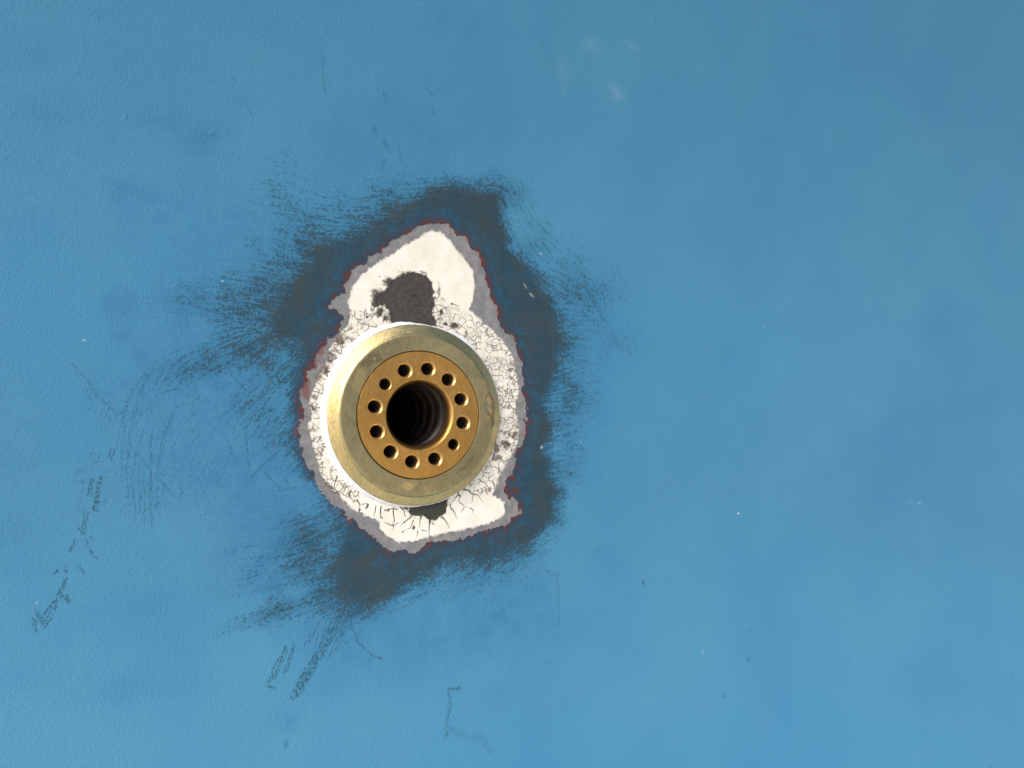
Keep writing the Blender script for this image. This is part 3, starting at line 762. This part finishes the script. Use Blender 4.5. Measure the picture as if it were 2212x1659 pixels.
# flange: an annulus in twelve sectors, each with one hole
R_CH, R_BO, R_BC = .0310, .0279, .0412
HF = H - .0002
flange_v, flange_q = [], []
def add_q(v, q):
    base = sum(len(k) for k in flange_v)
    flange_v.append(np.asarray(v, float)); flange_q.append(np.asarray(q) + base)
HOLE0 = 80.0
CXO = .0001                                      # the bore sits a touch off centre
r_in, r_out = R_CH + .0005, R_FL - .0005
holes = []
for k in range(12):
    a0 = HOLE0 - 30 * k
    small = k in (4, 10)
    rh = .0056 if small else .0071
    ca, sa = math.cos(R(a0)), math.sin(R(a0))
    holes.append((R_BC * ca, R_BC * sa, rh, small))
    # boundary of the sector in local polar terms, walked by direction from the hole's centre
    n = 64
    corner = []
    for rr in (r_in, r_out):
        for s in (-15, 15):
            corner.append(math.atan2(rr * math.sin(R(s)), rr * math.cos(R(s)) - R_BC))
    dirs = np.unique(np.round(np.concatenate([np.linspace(-math.pi, math.pi, n, endpoint=False), corner]), 6))
    inner, outer = [], []
    for t in dirs:
        dx, dz = math.cos(t), math.sin(t)
        best = 9.0
        for s in (-15, 15):                      # side edges: lines through the axis
            nx_, nz_ = -math.sin(R(s)), math.cos(R(s))
            den = dx * nx_ + dz * nz_
            if abs(den) > 1e-9:
                tt = -(R_BC * nx_) / den
                if tt > 1e-6: best = min(best, tt)
        for rr in (r_in, r_out):
            b_ = R_BC * dx; c_ = R_BC * R_BC - rr * rr
            disc = b_ * b_ - c_
            if disc > 0:
                for sg in (-1, 1):
                    tt = -b_ + sg * math.sqrt(disc)
                    if tt > 1e-6: best = min(best, tt)
        inner.append((R_BC + rh * dx, rh * dz)); outer.append((R_BC + best * dx, best * dz))
    m = len(dirs)
    loops = [[(p[0] * (1 - f) + q[0] * f, p[1] * (1 - f) + q[1] * f) for p, q in zip(inner, outer)] for f in (0, .5, 1)]
    pts = [(lx_ * ca - lz_ * sa, HF, lx_ * sa + lz_ * ca) for L in loops for lx_, lz_ in L]
    q = [(f * m + i, f * m + (i + 1) % m, (f + 1) * m + (i + 1) % m, (f + 1) * m + i) for f in (0, 1) for i in range(m)]
    add_q(pts, q)
c2, q2 = lathe([(r_out, HF), (R_FL - .0002, HF + .0003), (R_FL - .0002, HF + .0050), (R_FL + .0009, HF + .0054)], 240); add_q(c2, q2)
c2, q2 = lathe([(r_in, HF), (r_in - .0004, HF + .0002), (R_CH - .0003, HF + .0004), (R_BO + .0001, HF + .0056), (R_BO, HF + .0062), (R_BO, HF + .0075), (R_BO + .005, HF + .0077)], 240)
c2[:, 0] += CXO * sstep(c2[:, 1], HF, HF + .006); add_q(c2, q2)
me = raw_mesh('flange', np.concatenate(flange_v), np.concatenate(flange_q), M_FLANGE, False)
ftemp = np.zeros(len(me.polygons), bool)
ftemp[-240 * 9:] = True
me.polygons.foreach_set('use_smooth', ftemp)
flange = link_part('flange', me, fit)

# holes: countersunk big ones, threaded small ones
def hole_mesh(rh, small):
    if small:
        p = [(rh, HF), (rh - .0003, HF + .0002), (.0044, HF + .0014)]
        y = HF + .0014
        for k in range(14):
            p += [(.00475, y + .0005), (.0043, y + .0010)]; y += .0010
        p += [(.0043, .022), (.0001, .0225)]
    else:
        rb = .0054
        p = [(rh, HF), (rh - .0003, HF + .0002), (rb + .0002, HF + .0017), (rb, HF + .0020), (rb, HF + .0075), (rb - .0003, HF + .0078), (rb - .0003, .028), (.0001, .0282)]
    return lathe(p, 56)
c_b, q_b = hole_mesh(.0071, False); me_b = raw_mesh('bolt_hole', c_b, q_b, M_HOLE)
c_s, q_s = hole_mesh(.0056, True); me_s = raw_mesh('bolt_hole', c_s, q_s, M_HOLE)
for me_, start in ((me_b, 56 * 4), (me_s, 56 * 29)):
    me_.materials.append(M_DARK)
    mi = np.zeros(len(me_.polygons), np.int32); mi[start:] = 1
    me_.polygons.foreach_set('material_index', mi)
for hx, hz, rh, small in holes:
    o = link_part('bolt_hole', me_s if small else me_b, flange, 'smaller threaded hole' if small else None)
    o.location = (hx, 0, hz)

# ribbed dark liner deep in the bore: a helical corrugation
PITCH = .022
ys = np.arange(HF + .0079, .24, .0009)
def helix(rr, yy, tt):
    ph = ((yy - HF) / PITCH + tt / (2 * np.pi)) % 1.0
    ridge = np.sqrt(np.clip(1 - ((ph - .5) / .30) ** 2, 0, 1))
    return rr - .0052 * ridge * (rr > .02), yy
c_l, q_l = lathe([(.0326, y) for y in ys] + [(.0001, .241)], 160, warp=helix)
c_l[:, 0] += CXO
link_part('bore_liner', raw_mesh('bore_liner', c_l, q_l, M_LINER), fit)

# sealant bead squeezed out round the rim
SEG = 900
th = np.linspace(0, 2 * np.pi, SEG, endpoint=False)
deg = np.degrees(th)
wd = np.interp(deg, [0,8,20,35,48,58,64,72,80,90,100,110,120,135,150,165,180,195,210,225,238,250,262,275,290,305,320,340,360],
                    [1.2,1.6,2.2,2.2,3.0,4.4,3.6,1.6,1.2,1.6,4.2,4.6,5.6,6.6,6.4,5.8,6.0,5.8,5.6,5.0,4.4,3.2,2.0,1.2,1.6,.5,.3,.5,1.2]) / 1000
cth, sth = np.cos(th), np.sin(th)
nz1 = fbm(cth * .08, sth * .08, 120, 3, 91); nz2 = fbm(cth * .08, sth * .08, 500, 3, 92); nz3 = fbm(cth * .08, sth * .08, 900, 2, 93)
wd = np.clip(wd * .85 * (1 + .55 * nz1) + .0010 * nz2, .00012, None)
lap = np.clip(.0006 + .0016 * nz2 + .0026 * np.clip(nz3, 0, 1) * np.interp(deg, [0,90,140,170,230,260,360], [.2,.4,.6,1,1,.3,.2]), -.0002, .0022)
hh = np.interp(deg, [0,60,100,135,180,225,260,300,360], [.0004,.0012,.0016,.0020,.0020,.0018,.0012,.0004,.0004]) * (1 + .5 * nz1)
hb = hull_y(cth * .085, sth * .085) + .0006
rows = []
NP = 12
for k in range(NP):
    f = k / (NP - 1)
    rad = (.0800 - lap * .35) * (1 - f) + (.0800 + wd) * f
    prof_h = (1 - f ** 1.6) * (1 + .35 * math.sin(f * math.pi))
    yk = hb * f + (-.0002) * (1 - f) - hh * prof_h - .0002 + .0012 * (f > .99)
    yk = yk - .0005 * fbm(cth * rad, sth * rad, 420, 3, 95)
    rows.append(np.stack([rad * cth, yk, rad * sth], 1))
c_se = np.concatenate(rows)
i = np.arange(NP - 1)[:, None]; j = np.arange(SEG)[None]
a = i * SEG + j; b = i * SEG + (j + 1) % SEG
link_part('sealant_bead', raw_mesh('sealant_bead', c_se, np.stack([a, a + SEG, b + SEG, b], 2).reshape(-1, 4), M_SEAL), fit)

# ------------------------------------------------------------------ unseen floor plane, added below the wall to bounce light upward
gm = raw_mesh('bounce_ground', [(-60, -80, -1.68), (60, -80, -1.68), (60, 20, -1.68), (-60, 20, -1.68)], [(0, 1, 2, 3)], M_BOUNCE_GROUND, False)
bounce_ground = bpy.data.objects.new('bounce_ground', gm)
COL.objects.link(bounce_ground)
bounce_ground['kind'] = 'structure'
